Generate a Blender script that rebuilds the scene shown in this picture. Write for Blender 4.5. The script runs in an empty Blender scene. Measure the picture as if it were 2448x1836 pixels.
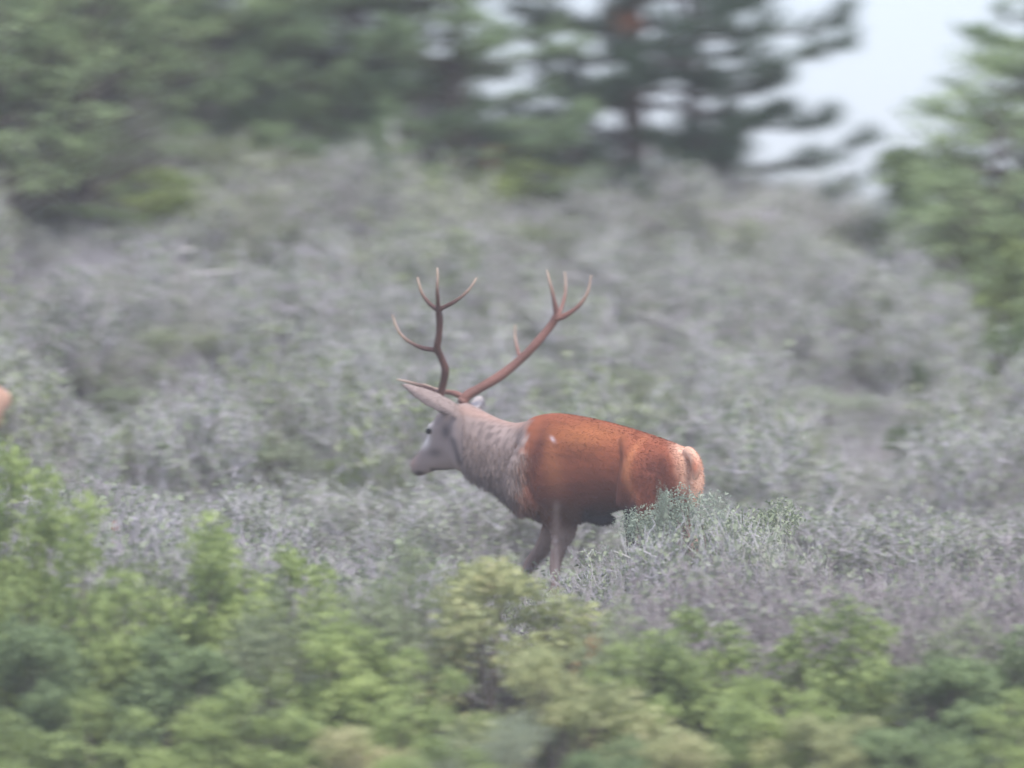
import bpy, math, random
import numpy as np
from mathutils import Vector, Matrix

# ------------------------------------------------------------------ camera, sky, sun, exposure
C = bpy.context.scene.collection
SC = bpy.context.scene
K, D, ZC = 0.0024, 60.0, 1.35            # metres per photo pixel at the stag, distance, eye height


def P(u, v, Y):
    """place at photo pixel (u, v) lying Y metres behind the stag"""
    s = (D + Y) / D
    return Vector(((u - 1224) * K * s, Y, ZC + (918 - v) * K * s))


cam_d = bpy.data.cameras.new('camera')
cam = bpy.data.objects.new('camera', cam_d)
C.objects.link(cam)
cam.location = (0, -D, ZC)
cam.rotation_euler = (math.radians(90), 0, 0)
cam_d.sensor_width = 36.0
cam_d.lens = 36.0 * D / (2448 * K)
cam_d.clip_start = 0.5
cam_d.clip_end = 6000
cam_d.dof.use_dof = True
cam_d.dof.focus_distance = D - 0.6       # the photograph is focused a touch short
cam_d.dof.aperture_fstop = 0.76
cam_d.dof.aperture_ratio = 0.46
SC.camera = cam

SUN_EL, SUN_AZ = math.radians(58), math.radians(150)
w = bpy.data.worlds.new('World')
SC.world = w
w.use_nodes = True
nt = w.node_tree
for n in list(nt.nodes):
    nt.nodes.remove(n)
wo = nt.nodes.new('ShaderNodeOutputWorld')
bg = nt.nodes.new('ShaderNodeBackground')
sky = nt.nodes.new('ShaderNodeTexSky')
sky.sky_type = 'NISHITA'
sky.sun_disc = False
sky.sun_elevation = SUN_EL
sky.sun_rotation = SUN_AZ
sky.air_density = 1.0
sky.dust_density = 0.6
sky.ozone_density = 3.0
bg.inputs[1].default_value = 0.10
hs = nt.nodes.new('ShaderNodeHueSaturation')       # thin overcast: the blue is mostly washed out
hs.inputs['Saturation'].default_value = 0.40
ml = nt.nodes.new('ShaderNodeMix')
ml.data_type = 'RGBA'
ml.blend_type = 'MULTIPLY'
ml.inputs['Factor'].default_value = 1.0
ml.inputs[7].default_value = (0.88, 0.95, 1.12, 1)
nt.links.new(sky.outputs[0], hs.inputs['Color'])
nt.links.new(hs.outputs[0], ml.inputs[6])
# overcast distribution: dimmer towards the horizon than overhead, the same all the way round
tc = nt.nodes.new('ShaderNodeTexCoord')
sx = nt.nodes.new('ShaderNodeSeparateXYZ')
mr = nt.nodes.new('ShaderNodeMapRange')
mr.inputs['To Min'].default_value = 0.56
mr.inputs['To Max'].default_value = 1.45
m5 = nt.nodes.new('ShaderNodeVectorMath')
m5.operation = 'SCALE'
nt.links.new(tc.outputs['Generated'], sx.inputs[0])
nt.links.new(sx.outputs['Z'], mr.inputs['Value'])
nt.links.new(ml.outputs[2], m5.inputs[0])
nt.links.new(mr.outputs[0], m5.inputs['Scale'])
nt.links.new(m5.outputs[0], bg.inputs[0])
nt.links.new(bg.outputs[0], wo.inputs[0])

sd = bpy.data.lights.new('sun', 'SUN')
sd.energy = 1.5
sd.angle = math.radians(30)
sd.color = (1.0, 0.93, 0.84)
sun = bpy.data.objects.new('sun', sd)
C.objects.link(sun)
# direction towards the sun: rotation measured clockwise from +Y
dsun = Vector((math.sin(SUN_AZ) * math.cos(SUN_EL), math.cos(SUN_AZ) * math.cos(SUN_EL), math.sin(SUN_EL)))
sun.rotation_euler = dsun.to_track_quat('Z', 'Y').to_euler()
sun.location = (5, -10, 20)

SC.view_settings.view_transform = 'Standard'
SC.view_settings.look = 'None'
SC.view_settings.gamma = 1
SC.view_settings.exposure = 1.56
SC.view_settings.use_curve_mapping = False
SC.render.engine = 'CYCLES'
SC.cycles.use_denoising = True
SC.cycles.max_bounces = 6
SC.cycles.diffuse_bounces = 3
SC.cycles.transmission_bounces = 3

# ------------------------------------------------------------------ helpers


def link(name, data, parent=None, **props):
    o = bpy.data.objects.new(name, data)
    C.objects.link(o)
    if parent is not None:
        o.parent = parent
    for k_, v_ in props.items():
        o[k_] = v_
    return o


class MB:
    """collects raw triangles/quads for one mesh"""

    def __init__(s):
        s.v, s.f, s.c, s.n = [], [], [], 0

    def add(s, verts, faces, col=None):
        verts = np.asarray(verts, float)
        s.v.append(verts)
        s.f.append(np.asarray(faces) + s.n)
        if col is not None:
            s.c.append(np.broadcast_to(np.asarray(col, float), (len(verts), 3)))
        s.n += len(verts)

    def mesh(s, name, mat, smooth=True):
        me = bpy.data.meshes.new(name)
        V = np.concatenate(s.v)
        F = [f for f in s.f if len(f)]
        tot = sum(len(f) for f in F)
        loops = np.concatenate([f.ravel() for f in F])
        cnt = np.concatenate([np.full(len(f), f.shape[1]) for f in F])
        me.vertices.add(len(V))
        me.vertices.foreach_set('co', V.ravel())
        me.loops.add(len(loops))
        me.loops.foreach_set('vertex_index', loops.astype(np.int32))
        me.polygons.add(tot)
        st = np.concatenate([[0], np.cumsum(cnt)[:-1]])
        me.polygons.foreach_set('loop_start', st.astype(np.int32))
        me.polygons.foreach_set('loop_total', cnt.astype(np.int32))
        if smooth:
            me.polygons.foreach_set('use_smooth', np.ones(tot, bool))
        me.update(calc_edges=True)
        me.validate()
        if s.c:
            a = me.color_attributes.new('coat', 'FLOAT_COLOR', 'POINT')
            cc = np.concatenate(s.c)
            a.data.foreach_set('color', np.concatenate([cc, np.ones((len(cc), 1))], 1).ravel())
        me.materials.append(mat)
        return me


def catmull(pts, n):
    p = np.asarray(pts, float)
    q = np.vstack([2 * p[0] - p[1], p, 2 * p[-1] - p[-2]])
    out = []
    for i in range(1, len(q) - 2):
        for j in range(n):
            t = j / n
            a, b, c, d = q[i - 1], q[i], q[i + 1], q[i + 2]
            out.append(.5 * ((2 * b) + (-a + c) * t + (2 * a - 5 * b + 4 * c - d) * t * t + (-a + 3 * b - 3 * c + d) * t ** 3))
    out.append(p[-1])
    return np.array(out)


def frames(pts):
    t = np.gradient(pts, axis=0)
    t /= np.linalg.norm(t, axis=1)[:, None] + 1e-12
    up = np.array([.31, .22, .93])
    a = np.cross(t, up)
    a /= np.linalg.norm(a, axis=1)[:, None] + 1e-9
    b = np.cross(t, a)
    return t, a, b


def tube(mb, pts, rad, sides=8, cap=True, col=None):
    pts = np.asarray(pts, float)
    rad = np.broadcast_to(np.asarray(rad, float), (len(pts),))
    t, a, b = frames(pts)
    ang = np.arange(sides) / sides * 2 * math.pi
    ring = pts[:, None] + rad[:, None, None] * (np.cos(ang)[None, :, None] * a[:, None] + np.sin(ang)[None, :, None] * b[:, None])
    n = len(pts)
    V = ring.reshape(-1, 3)
    i = np.arange(n - 1)[:, None] * sides
    j = np.arange(sides)[None]
    F = np.stack([i + j, i + (j + 1) % sides, i + sides + (j + 1) % sides, i + sides + j], -1).reshape(-1, 4)
    base = mb.n
    mb.add(V, F, None if col is None else np.repeat(np.asarray(col, float), sides, 0))
    if cap:
        for k_, rr in ((0, 1), (n - 1, -1)):
            cidx = np.arange(sides) + k_ * sides
            cv = pts[k_]
            tri = np.stack([np.roll(cidx, -1) if rr > 0 else cidx, cidx if rr > 0 else np.roll(cidx, -1), np.full(sides, n * sides + (0 if k_ == 0 else 1))], 1)
            mb.add([cv], np.zeros((0, 3), int), None if col is None else [np.asarray(col, float)[k_]])
            mb.f.append(tri + base)


def leaves(mb, rng, cen, size, asp, up=0.6, spread=1.0):
    """one kite-shaped leaf (two triangles with a fold) at each centre"""
    n = len(cen)
    nrm = rng.normal(size=(n, 3)) * spread
    nrm[:, 2] = np.abs(nrm[:, 2]) + up
    nrm /= np.linalg.norm(nrm, axis=1)[:, None]
    d = rng.normal(size=(n, 3))
    d -= (d * nrm).sum(1)[:, None] * nrm
    d /= np.linalg.norm(d, axis=1)[:, None]
    e = np.cross(nrm, d)
    L = size * rng.uniform(.6, 1.35, n)[:, None]
    W = L * asp
    fold = nrm * W * .35
    v = np.stack([cen - d * L * .5, cen + e * W + fold, cen + d * L * .5 - nrm * L * .12, cen - e * W + fold], 1).reshape(-1, 3)
    i = np.arange(n)[:, None] * 4
    F = np.concatenate([i + np.array([[0, 1, 2]]), i + np.array([[0, 2, 3]])])
    mb.add(v, F)


def blades(mb, rng, base, direc, length, width, col=None):
    """thin triangles: needles, hairs, grass"""
    n = len(base)
    direc = direc / (np.linalg.norm(direc, axis=1)[:, None] + 1e-9)
    side = np.cross(direc, rng.normal(size=(n, 3)))
    side /= np.linalg.norm(side, axis=1)[:, None] + 1e-9
    length = np.broadcast_to(length, (n,))[:, None]
    width = np.broadcast_to(width, (n,))[:, None]
    v = np.stack([base - side * width / 2, base + side * width / 2, base + direc * length], 1).reshape(-1, 3)
    F = np.arange(3 * n).reshape(-1, 3)
    mb.add(v, F, None if col is None else np.repeat(col, 3, 0))

# ------------------------------------------------------------------ materials


def mat_new(name):
    m = bpy.data.materials.new(name)
    m.use_nodes = True
    t = m.node_tree
    for n in list(t.nodes):
        t.nodes.remove(n)
    out = t.nodes.new('ShaderNodeOutputMaterial')
    return m, t, out


def ramp(t, cols, pos=None):
    r = t.nodes.new('ShaderNodeValToRGB')
    e = r.color_ramp.elements
    pos = pos or [i / (len(cols) - 1) for i in range(len(cols))]
    while len(e) < len(cols):
        e.new(.5)
    for i, (c, p_) in enumerate(zip(cols, pos)):
        e[i].position = p_
        e[i].color = (*c, 1)
    return r


def leaf_mat(name, cols, clump=1.5, trans=.25, rough=.65):
    """colour differs leaf to leaf, in clumps and plant to plant"""
    m, t, out = mat_new(name)
    L = t.links.new
    g = t.nodes.new('ShaderNodeNewGeometry')
    no = t.nodes.new('ShaderNodeTexNoise')
    no.inputs['Scale'].default_value = clump
    no.inputs['Detail'].default_value = 3
    L(g.outputs['Position'], no.inputs['Vector'])
    oi = t.nodes.new('ShaderNodeObjectInfo')
    m1 = t.nodes.new('ShaderNodeMath'); m1.operation = 'MULTIPLY_ADD'
    L(g.outputs['Random Per Island'], m1.inputs[0]); m1.inputs[1].default_value = .45; m1.inputs[2].default_value = -.45
    m2 = t.nodes.new('ShaderNodeMath'); m2.operation = 'MULTIPLY_ADD'
    L(no.outputs['Fac'], m2.inputs[0]); m2.inputs[1].default_value = 1.5; L(m1.outputs[0], m2.inputs[2])
    m3 = t.nodes.new('ShaderNodeMath'); m3.operation = 'MULTIPLY_ADD'
    L(oi.outputs['Random'], m3.inputs[0]); m3.inputs[1].default_value = .3; m3.inputs[2].default_value = -.15
    m4 = t.nodes.new('ShaderNodeMath'); m4.operation = 'ADD'
    L(m2.outputs[0], m4.inputs[0]); L(m3.outputs[0], m4.inputs[1])
    r = ramp(t, cols)
    L(m4.outputs[0], r.inputs[0])
    b = t.nodes.new('ShaderNodeBsdfPrincipled')
    b.inputs['Roughness'].default_value = rough
    b.inputs['Specular IOR Level'].default_value = .25
    L(r.outputs[0], b.inputs['Base Color'])
    tr = t.nodes.new('ShaderNodeBsdfTranslucent')
    L(r.outputs[0], tr.inputs[0])
    mx = t.nodes.new('ShaderNodeMixShader'); mx.inputs[0].default_value = trans
    L(b.outputs[0], mx.inputs[1]); L(tr.outputs[0], mx.inputs[2]); L(mx.outputs[0], out.inputs[0])
    return m


def bark_mat(name, c1, c2, scale=12):
    m, t, out = mat_new(name)
    L = t.links.new
    g = t.nodes.new('ShaderNodeNewGeometry')
    no = t.nodes.new('ShaderNodeTexNoise')
    no.inputs['Scale'].default_value = scale
    no.inputs['Detail'].default_value = 5
    L(g.outputs['Position'], no.inputs['Vector'])
    r = ramp(t, [c1, c2], [.35, .65])
    L(no.outputs['Fac'], r.inputs[0])
    b = t.nodes.new('ShaderNodeBsdfPrincipled')
    b.inputs['Roughness'].default_value = .85
    b.inputs['Specular IOR Level'].default_value = .2
    L(r.outputs[0], b.inputs['Base Color'])
    bp = t.nodes.new('ShaderNodeBump'); bp.inputs['Strength'].default_value = .5; bp.inputs['Distance'].default_value = .01
    L(no.outputs['Fac'], bp.inputs['Height']); L(bp.outputs[0], b.inputs['Normal'])
    L(b.outputs[0], out.inputs[0])
    return m


def coat_mat(name, rough=.75, spec=.15, sheen=.0):
    m, t, out = mat_new(name)
    L = t.links.new
    a = t.nodes.new('ShaderNodeVertexColor'); a.layer_name = 'coat'
    b = t.nodes.new('ShaderNodeBsdfPrincipled')
    b.inputs['Roughness'].default_value = rough
    b.inputs['Specular IOR Level'].default_value = spec
    b.inputs['Sheen Weight'].default_value = sheen
    L(a.outputs[0], b.inputs['Base Color'])
    L(b.outputs[0], out.inputs[0])
    return m


M = {}
M['ground'] = bark_mat('hill_soil', (.16, .14, .12), (.26, .25, .21), 1.5)
M['twig'] = leaf_mat('grey_twigs', [(.30, .26, .265), (.46, .415, .43), (.56, .525, .55), (.44, .43, .35)], .9, .0, .9)
M['mauve'] = leaf_mat('mauve_twigs', [(.22, .185, .185), (.33, .285, .285), (.42, .385, .38)], .9, .0, .9)
M['greyleaf'] = leaf_mat('grey_green_leaves', [(.18, .22, .14), (.29, .33, .21), (.40, .43, .31)], .8, .3)
M['green'] = leaf_mat('fresh_green_leaves', [(.13, .17, .08), (.24, .30, .12), (.36, .44, .16), (.45, .52, .20)], 1.8, .35)
M['sage'] = leaf_mat('sage_leaves', [(.20, .23, .14), (.30, .34, .19), (.40, .43, .26)], 1.0, .3)
M['tree'] = leaf_mat('tree_leaves', [(.14, .19, .10), (.27, .35, .17), (.42, .51, .26)], 1.4, .3)
M['olive'] = leaf_mat('olive_yellow_leaves', [(.23, .26, .13), (.37, .40, .19), (.50, .50, .25), (.56, .47, .29)], 1.8, .35)
M['deep'] = leaf_mat('deep_green_leaves', [(.10, .14, .07), (.18, .24, .11), (.29, .37, .17)], 1.5, .3)
M['blue'] = leaf_mat('blue_green_leaves', [(.23, .27, .20), (.34, .39, .30), (.46, .51, .40)], 3, .3)
M['needle'] = leaf_mat('pine_needles', [(.035, .065, .045), (.07, .12, .07), (.13, .20, .11)], 1.4, .25)
M['needle_light'] = leaf_mat('pale_pine_needles', [(.14, .20, .12), (.25, .34, .18), (.37, .47, .26)], 1.4, .3)
M['russet'] = leaf_mat('russet_leaves', [(.20, .07, .03), (.40, .16, .07), (.45, .25, .12)], 3, .3)
M['moss'] = leaf_mat('yellow_green_leaves', [(.10, .13, .02), (.17, .21, .04), (.22, .26, .06)], 3, .3)
M['bark'] = bark_mat('pine_bark', (.035, .028, .026), (.10, .075, .065), 9)
M['stem'] = bark_mat('shrub_stems', (.10, .08, .07), (.22, .18, .16), 9)
M['deadwood'] = bark_mat('weathered_wood', (.34, .31, .30), (.48, .45, .43), 14)
M['deadbark'] = bark_mat('dead_reddish_bark', (.21, .17, .16), (.33, .28, .27), 14)
M['rock'] = bark_mat('pale_rock', (.40, .40, .42), (.55, .55, .60), 6)
M['coat'] = coat_mat('deer_coat')
M['fur'] = coat_mat('deer_fur', .65, .2, .0)
M['antler'] = coat_mat('antler_bone', .5, .3, 0)
_t = M['antler'].node_tree
_b = _t.nodes['Principled BSDF']
_g = _t.nodes.new('ShaderNodeNewGeometry')
_n = _t.nodes.new('ShaderNodeTexNoise'); _n.inputs['Scale'].default_value = 55; _n.inputs['Detail'].default_value = 4
_t.links.new(_g.outputs['Position'], _n.inputs['Vector'])
_p = _t.nodes.new('ShaderNodeBump'); _p.inputs['Strength'].default_value = .8; _p.inputs['Distance'].default_value = .006
_t.links.new(_n.outputs['Fac'], _p.inputs['Height']); _t.links.new(_p.outputs[0], _b.inputs['Normal'])
M['eye'] = bark_mat('wet_dark_eye', (.008, .007, .008), (.015, .012, .012), 5)
M['eye'].node_tree.nodes['Principled BSDF'].inputs['Roughness'].default_value = .08
M['hoof'] = bark_mat('dark_hoof', (.03, .025, .02), (.06, .05, .045), 20)

# ------------------------------------------------------------------ terrain
_prof = np.array([[-400, 6], [-120, 1.5], [-64, -.25], [-56, -.35], [-48, -1.6], [-38, -3.2], [-25, -3.3], [-14, -2.6], [-7, -1.6],
                  [-4, -1.0], [0, 0.0], [2.8, .30], [5, .95], [9, 2.15], [10.6, 2.52], [12.0, 2.55], [14, 2.2], [20, .8], [40, -4], [120, -12], [3000, -14]])


def back(Y):
    """the shelf the stag walks on is nearly level; the slope starts behind it"""
    return 3.0 + (Y - 1.0) * .85 if Y > 1.0 else Y


def hill(x, y):
    x = np.asarray(x, float); y = np.asarray(y, float)
    z = np.interp(y, _prof[:, 0], _prof[:, 1])
    f = np.clip(y / 10, 0, 1) * np.clip((60 - y) / 40, 0, 1)
    z = z - .12 * np.clip(x, -14, 14) * f
    z = z - .06 * np.clip(x, 0, 6) * np.clip((y - 6) / 5, 0, 1) * np.clip((60 - y) / 40, 0, 1)
    z = z + .09 * np.clip(-x, 0, 5) * np.clip((y - 6) / 4, 0, 1) * np.clip((60 - y) / 40, 0, 1)
    near = np.clip((30 - np.abs(y)) / 10, 0, 1)
    z = z + near * (.05 * np.sin(1.7 * x + .6 * y) + .04 * np.sin(3.1 * y - 1.3 * x + 1) + .03 * np.sin(5.3 * x + 2.2 * y))
    z = z + (1 - near) * .8 * np.sin(.03 * x + .5) * np.clip(np.abs(y) / 80, 0, 1)
    return z


xs = np.concatenate([np.linspace(-2500, -40, 24), np.linspace(-36, -9, 20), np.linspace(-8.8, 8.8, 89), np.linspace(9, 36, 20), np.linspace(40, 2500, 24)])
ys = np.concatenate([np.linspace(-400, -70, 20), np.linspace(-66, -12, 40), np.linspace(-11, 16, 136), np.linspace(17, 60, 30), np.linspace(70, 3000, 30)])
X, Y_ = np.meshgrid(xs, ys)
V = np.stack([X, Y_, hill(X, Y_)], -1).reshape(-1, 3)
nx, ny = len(xs), len(ys)
i = (np.arange(ny - 1)[:, None] * nx + np.arange(nx - 1)[None]).ravel()
g = MB(); g.add(V, np.stack([i, i + 1, i + nx + 1, i + nx], 1))
link('hillside', g.mesh('hillside', M['ground']), kind='structure')

# ------------------------------------------------------------------ plant meshes


def leafy_mesh(seed, rx, h, nclus, nleaf, size, asp, lmat, flat=.45, low=.15, name='foliage', cr=(.10, .2)):
    rng = np.random.default_rng(seed)
    cl = []
    while len(cl) < nclus:
        p = rng.uniform(-1, 1, 3)
        p[2] = rng.uniform(low, 1)
        rr = math.hypot(p[0], p[1])
        lim = math.sqrt(max(0, 1 - max(0, (p[2] - .45) / .55) ** 2)) * (.75 + .25 * math.sin(3 * math.atan2(p[1], p[0]) + seed))
        if rr < lim and (rr > .45 * lim or p[2] > .6 or rng.random() < .25):
            cl.append([p[0] * rx, p[1] * rx, p[2] * h])
    cl = np.array(cl)
    fm = MB()
    for c in cl:
        r = rng.uniform(*cr)
        n = int(nleaf * (r / cr[1]) ** 1.5 * 1.4)
        q = rng.normal(size=(n, 3))
        q /= np.linalg.norm(q, axis=1)[:, None]
        q *= rng.random(n)[:, None] ** .4
        q *= [r, r, r * flat]
        q[:, 2] -= (q[:, 0] ** 2 + q[:, 1] ** 2) * .8
        leaves(fm, rng, c + q, size, asp)
    sm = MB()
    for c in cl:
        b = np.array([rng.normal() * .06 * rx, rng.normal() * .06 * rx, -.08])
        mid = b * .5 + c * .5 + rng.normal(size=3) * .06 + np.array([-c[0] * .15, -c[1] * .15, 0])
        tube(sm, catmull([b, mid, c], 3), np.linspace(.013, .004, 7) * (h / .9), 4, False)
    return fm.mesh(name, lmat, False), sm.mesh('stems', M['stem'])


def twiggy_mesh(seed, rx, h, nst, lmat_tw, leafm=None, nl=900, lsize=.018):
    rng = np.random.default_rng(seed)
    sm = MB(); tips = []
    for _ in range(nst):
        a = rng.uniform(0, 2 * math.pi); rr = math.sqrt(rng.random()) * rx
        top = np.array([math.cos(a) * rr, math.sin(a) * rr, h * rng.uniform(.6, 1.05) * (1 - .35 * (rr / rx) ** 2)])
        b = top * [.25, .25, 0] + [0, 0, -.06]
        mid = (b + top) / 2 + rng.normal(size=3) * .05
        pts = catmull([b, mid, top], 3)
        tube(sm, pts, np.linspace(.007, .002, len(pts)), 3, False)
        for _k in range(9):
            f = rng.uniform(.3, 1)
            s = pts[int(f * (len(pts) - 1))]
            e = s + np.array([rng.normal() * .09, rng.normal() * .09, rng.uniform(.03, .17)])
            tube(sm, np.array([s, (s + e) / 2 + rng.normal(size=3) * .012, e]), [.0035, .0027, .0015], 3, False)
            for _j in range(3):
                s2 = s + (e - s) * rng.uniform(.4, 1)
                tips.append(s2)
    tips = np.array(tips)
    base = tips[rng.integers(0, len(tips), len(tips) * 2)]
    dr = rng.normal(size=base.shape) * [.7, .7, .5] + [0, 0, .5]
    blades(sm, rng, base, dr, rng.uniform(.03, .09, len(base)), .004)
    me = sm.mesh('twigs', lmat_tw)
    if leafm is None:
        return me, None
    fm = MB()
    q = tips[rng.integers(0, len(tips), nl)] + rng.normal(size=(nl, 3)) * .025
    leaves(fm, rng, q, lsize, .35)
    return me, fm.mesh('leaves', leafm, False)


def plant(name, cat, label, parts, x, y, sc=1, rot=0, group=None, szz=1, sink=0, loc=None):
    z = float(hill(x, y)) - sink
    e = link(name, None, None, label=label, category=cat)
    if group:
        e['group'] = group
    e.location = (x, y, z)
    e.rotation_euler = (0, 0, rot)
    e.scale = (sc, sc, sc * szz)
    e.empty_display_size = .2
    for pn, me in parts:
        if me is None:
            continue
        o = link(pn, me, e)
        if pn in ('foliage', 'leaves', 'twigs', 'needles', 'stems'):
            o['kind'] = 'stuff'
    return e


def UX(u, Y):
    return (u - 1224) * K * (D + Y) / D


def hfor(u, v, Y):
    """plant height that puts its top at photo row v"""
    return P(u, v, Y).z - float(hill(UX(u, Y), Y))


def zx(*a):
    return a


# ------------------------------------------------------------------ pines


def pine_parts(seed, H, whorls, L0, crown_lo, lmat, tufts=5, nn=18, trunk_r=.09, lean=0, gaps=()):
    rng = np.random.default_rng(seed)
    tm, nm, bm = MB(), MB(), MB()
    tp = catmull([[0, 0, -.2], [lean * .3, 0, H * .35], [lean * .6, .05, H * .7], [lean, 0, H]], 6)
    tube(tm, tp, np.linspace(trunk_r, .015, len(tp)), 10)
    for wi in range(whorls):
        z = crown_lo + (H - crown_lo - .1) * (wi / (whorls - 1)) ** 1.0
        f = 1 - (z / H) ** 1.5
        Lb = L0 * (.35 + .65 * f)
        c = np.array([np.interp(z, tp[:, 2], tp[:, 0]), np.interp(z, tp[:, 2], tp[:, 1]), z])
        nb = rng.integers(4, 7)
        a0 = rng.uniform(0, 6.28)
        for bi in range(nb):
            a = a0 + bi * 6.283 / nb + rng.normal() * .25
            Lr = Lb * rng.uniform(.6, 1.15)
            d = np.array([math.cos(a), math.sin(a), 0])
            zs = z + rng.normal() * .06
            c2 = c.copy(); c2[2] = zs
            pts = catmull([c2, c2 + d * Lr * .4 + [0, 0, .04 * Lr], c2 + d * Lr * .8 + [0, 0, .06 * Lr + rng.normal() * .05], c2 + d * Lr + [0, 0, .20 * Lr]], 4)
            tube(bm, pts, np.linspace(.022 * (.5 + .5 * f), .005, len(pts)), 5, False)
            side = np.array([-d[1], d[0], 0])
            for k_ in range(int(5 + Lr * 9)):
                ff = rng.uniform(.22, 1) ** .8
                s = pts[min(len(pts) - 1, int(ff * (len(pts) - 1)))]
                sg = 1 if rng.random() < .5 else -1
                e = s + side * sg * rng.uniform(.08, .38) * Lr * (1.2 - ff) + d * rng.uniform(.05, .2) * Lr + [0, 0, rng.uniform(-.03, .12)]
                tube(bm, np.array([s, (s + e) / 2 - [0, 0, .01], e]), [.007, .005, .003], 3, False)
                for tt in range(tufts):
                    q = s + (e - s) * (tt + 1.0) / tufts
                    n = nn
                    dr = rng.normal(size=(n, 3)) * .75 + (e - s) / (np.linalg.norm(e - s) + .01) * .9 + [0, 0, .25]
                    blades(nm, rng, q + rng.normal(size=(n, 3)) * .006, dr, rng.uniform(.06, .13, n), .0075)
    return [('trunk', tm.mesh('trunk', M['bark'])), ('branches', bm.mesh('branches', M['bark'])), ('needles', nm.mesh('needles', lmat, False))]


def tree_parts(seed, H, R, lmat, nclus=70, nleaf=120, size=.05, low=.2, cr=(.18, .34)):
    """small broad-leaved tree: forking limbs with leaf clumps at their ends"""
    rng = np.random.default_rng(seed)
    tm, bm, fm = MB(), MB(), MB()
    tp = catmull([[0, 0, -.2], [.06, .02, H * .3], [-.03, .05, H * .6], [.04, 0, H * .92]], 5)
    tube(tm, tp, np.linspace(.08, .018, len(tp)), 9)
    n = 0
    while n < nclus:
        p = rng.uniform(-1, 1, 3)
        zz = rng.uniform(low, 1)
        lim = math.sin(min(1, (1 - zz) * 1.6 + .12) * math.pi / 2)
        rr = math.hypot(p[0], p[1])
        if rr > lim or (rr < .3 * lim and rng.random() < .6):
            continue
        c = np.array([p[0] * R, p[1] * R, zz * H])
        n += 1
        zb = max(.1, zz * H - rr * R * .5 - .1)
        s = np.array([np.interp(zb, tp[:, 2], tp[:, 0]), np.interp(zb, tp[:, 2], tp[:, 1]), zb])
        pts = catmull([s, s * .45 + c * .55 + rng.normal(size=3) * .07 - [0, 0, .05], c], 3)
        tube(bm, pts, np.linspace(.020, .005, len(pts)), 5, False)
        r = rng.uniform(*cr)
        m = int(nleaf * (r / cr[1]) ** 1.6)
        q = rng.normal(size=(m, 3)); q /= np.linalg.norm(q, axis=1)[:, None]
        q *= rng.random(m)[:, None] ** .45
        leaves(fm, rng, c + q * [r, r, r * .5], size, .32)
    return [('trunk', tm.mesh('trunk', M['bark'])), ('branches', bm.mesh('branches', M['bark'])), ('foliage', fm.mesh('foliage', lmat, False))]


def tree(parts, label, cat, name, u, Y, rot=0, sc=1, group=None, szz=1):
    Y = back(Y)
    e = plant(name, cat, label, parts, UX(u, Y), Y, sc, rot, group, szz)
    for ch in e.children:
        if ch.name.startswith('branches'):
            ch['kind'] = 'stuff'
    return e


G_RIDGE = 'trees along the ridge'
pA = pine_parts(3, 5.2, 16, 1.10, .25, M['needle'], tufts=5, nn=17, trunk_r=.10)
pB = pine_parts(8, 4.8, 19, 1.10, .12, M['needle'], trunk_r=.075)
pD = pine_parts(14, 4.8, 16, 1.15, .10, M['needle_light'], trunk_r=.075)
pC = pine_parts(21, 4.0, 15, 1.4, .10, M['needle_light'])
tA = tree_parts(5, 4.2, 1.3, M['tree'], 80, 150)
tB = tree_parts(9, 3.4, 1.2, M['tree'], 70, 140)
tree(pA, 'dark pine with the thicker trunk, left of the slim one', 'pine tree', 'pine_tree', 1515, 10.2, .3, group=G_RIDGE)
tree(pB, 'slimmer dark pine right of the thick-trunked one, next to the open sky', 'pine tree', 'pine_tree', 1652, 10.6, 1.4, group=G_RIDGE)
tree(pD, 'pine with spreading boughs above the left skyline gaps', 'pine tree', 'pine_tree', 840, 9.6, 2.6, .92, group=G_RIDGE)
tree(pC, 'pale green pine leaning in from the right edge beside the open sky', 'pine tree', 'pine_tree', 2570, 8.2, .9, .78, group=G_RIDGE)
tree(pC, 'soft green pine between the two dark pines, above the antlers', 'pine tree', 'pine_tree', 1090, 9.4, 3.9, .8, group=G_RIDGE)
tree(tA, 'deep green broad-leaved tree filling the top left corner', 'tree', 'broadleaf_tree', 60, 7.2, 0, .95, group=G_RIDGE)
tree(tB, 'mid green leafy tree right of the corner tree at top left', 'tree', 'broadleaf_tree', 330, 8.6, 1, .9, group=G_RIDGE)
tree(pD, 'shadowy pine with a dark hollow near the top left', 'pine tree', 'pine_tree', 440, 9.2, 2, .9, group=G_RIDGE)
for (u_, Y_t, pt, sc_, ro, lb, ct, nm) in (
        (-60, 6.0, tB, .8, 2, 'leafy tree half cut by the left edge, in front of the corner tree', 'tree', 'broadleaf_tree'),
        (210, 6.6, tB, .62, 3, 'small leafy tree in front of the tall trees at upper left', 'tree', 'broadleaf_tree'),
        (640, 9.9, pC, .8, 5, 'soft green pine behind the black hollow, upper left', 'pine tree', 'pine_tree'),
        (930, 10.6, tB, .75, 1.9, 'leafy tree on the ridge straight above the left antler', 'tree', 'broadleaf_tree'),
        (90, 11.8, tB, 1.2, 4.4, 'tall green tree at the back of the top left corner', 'tree', 'broadleaf_tree'),
        (520, 12.0, tB, 1.2, 2.7, 'tall green tree showing behind the black hollow at upper left', 'tree', 'broadleaf_tree'),
        (2560, 7.2, tB, .9, 3.0, 'leafy tree cut by the right edge beneath the pale pine', 'tree', 'broadleaf_tree')):
    tree(pt, lb, ct, nm, u_, Y_t, ro, sc_, group=G_RIDGE)
tree(tB, 'low leafy tree at the foot of the sky opening on the right', 'tree', 'broadleaf_tree', 2380, 6.2, 4, .55, group=G_RIDGE)

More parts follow.
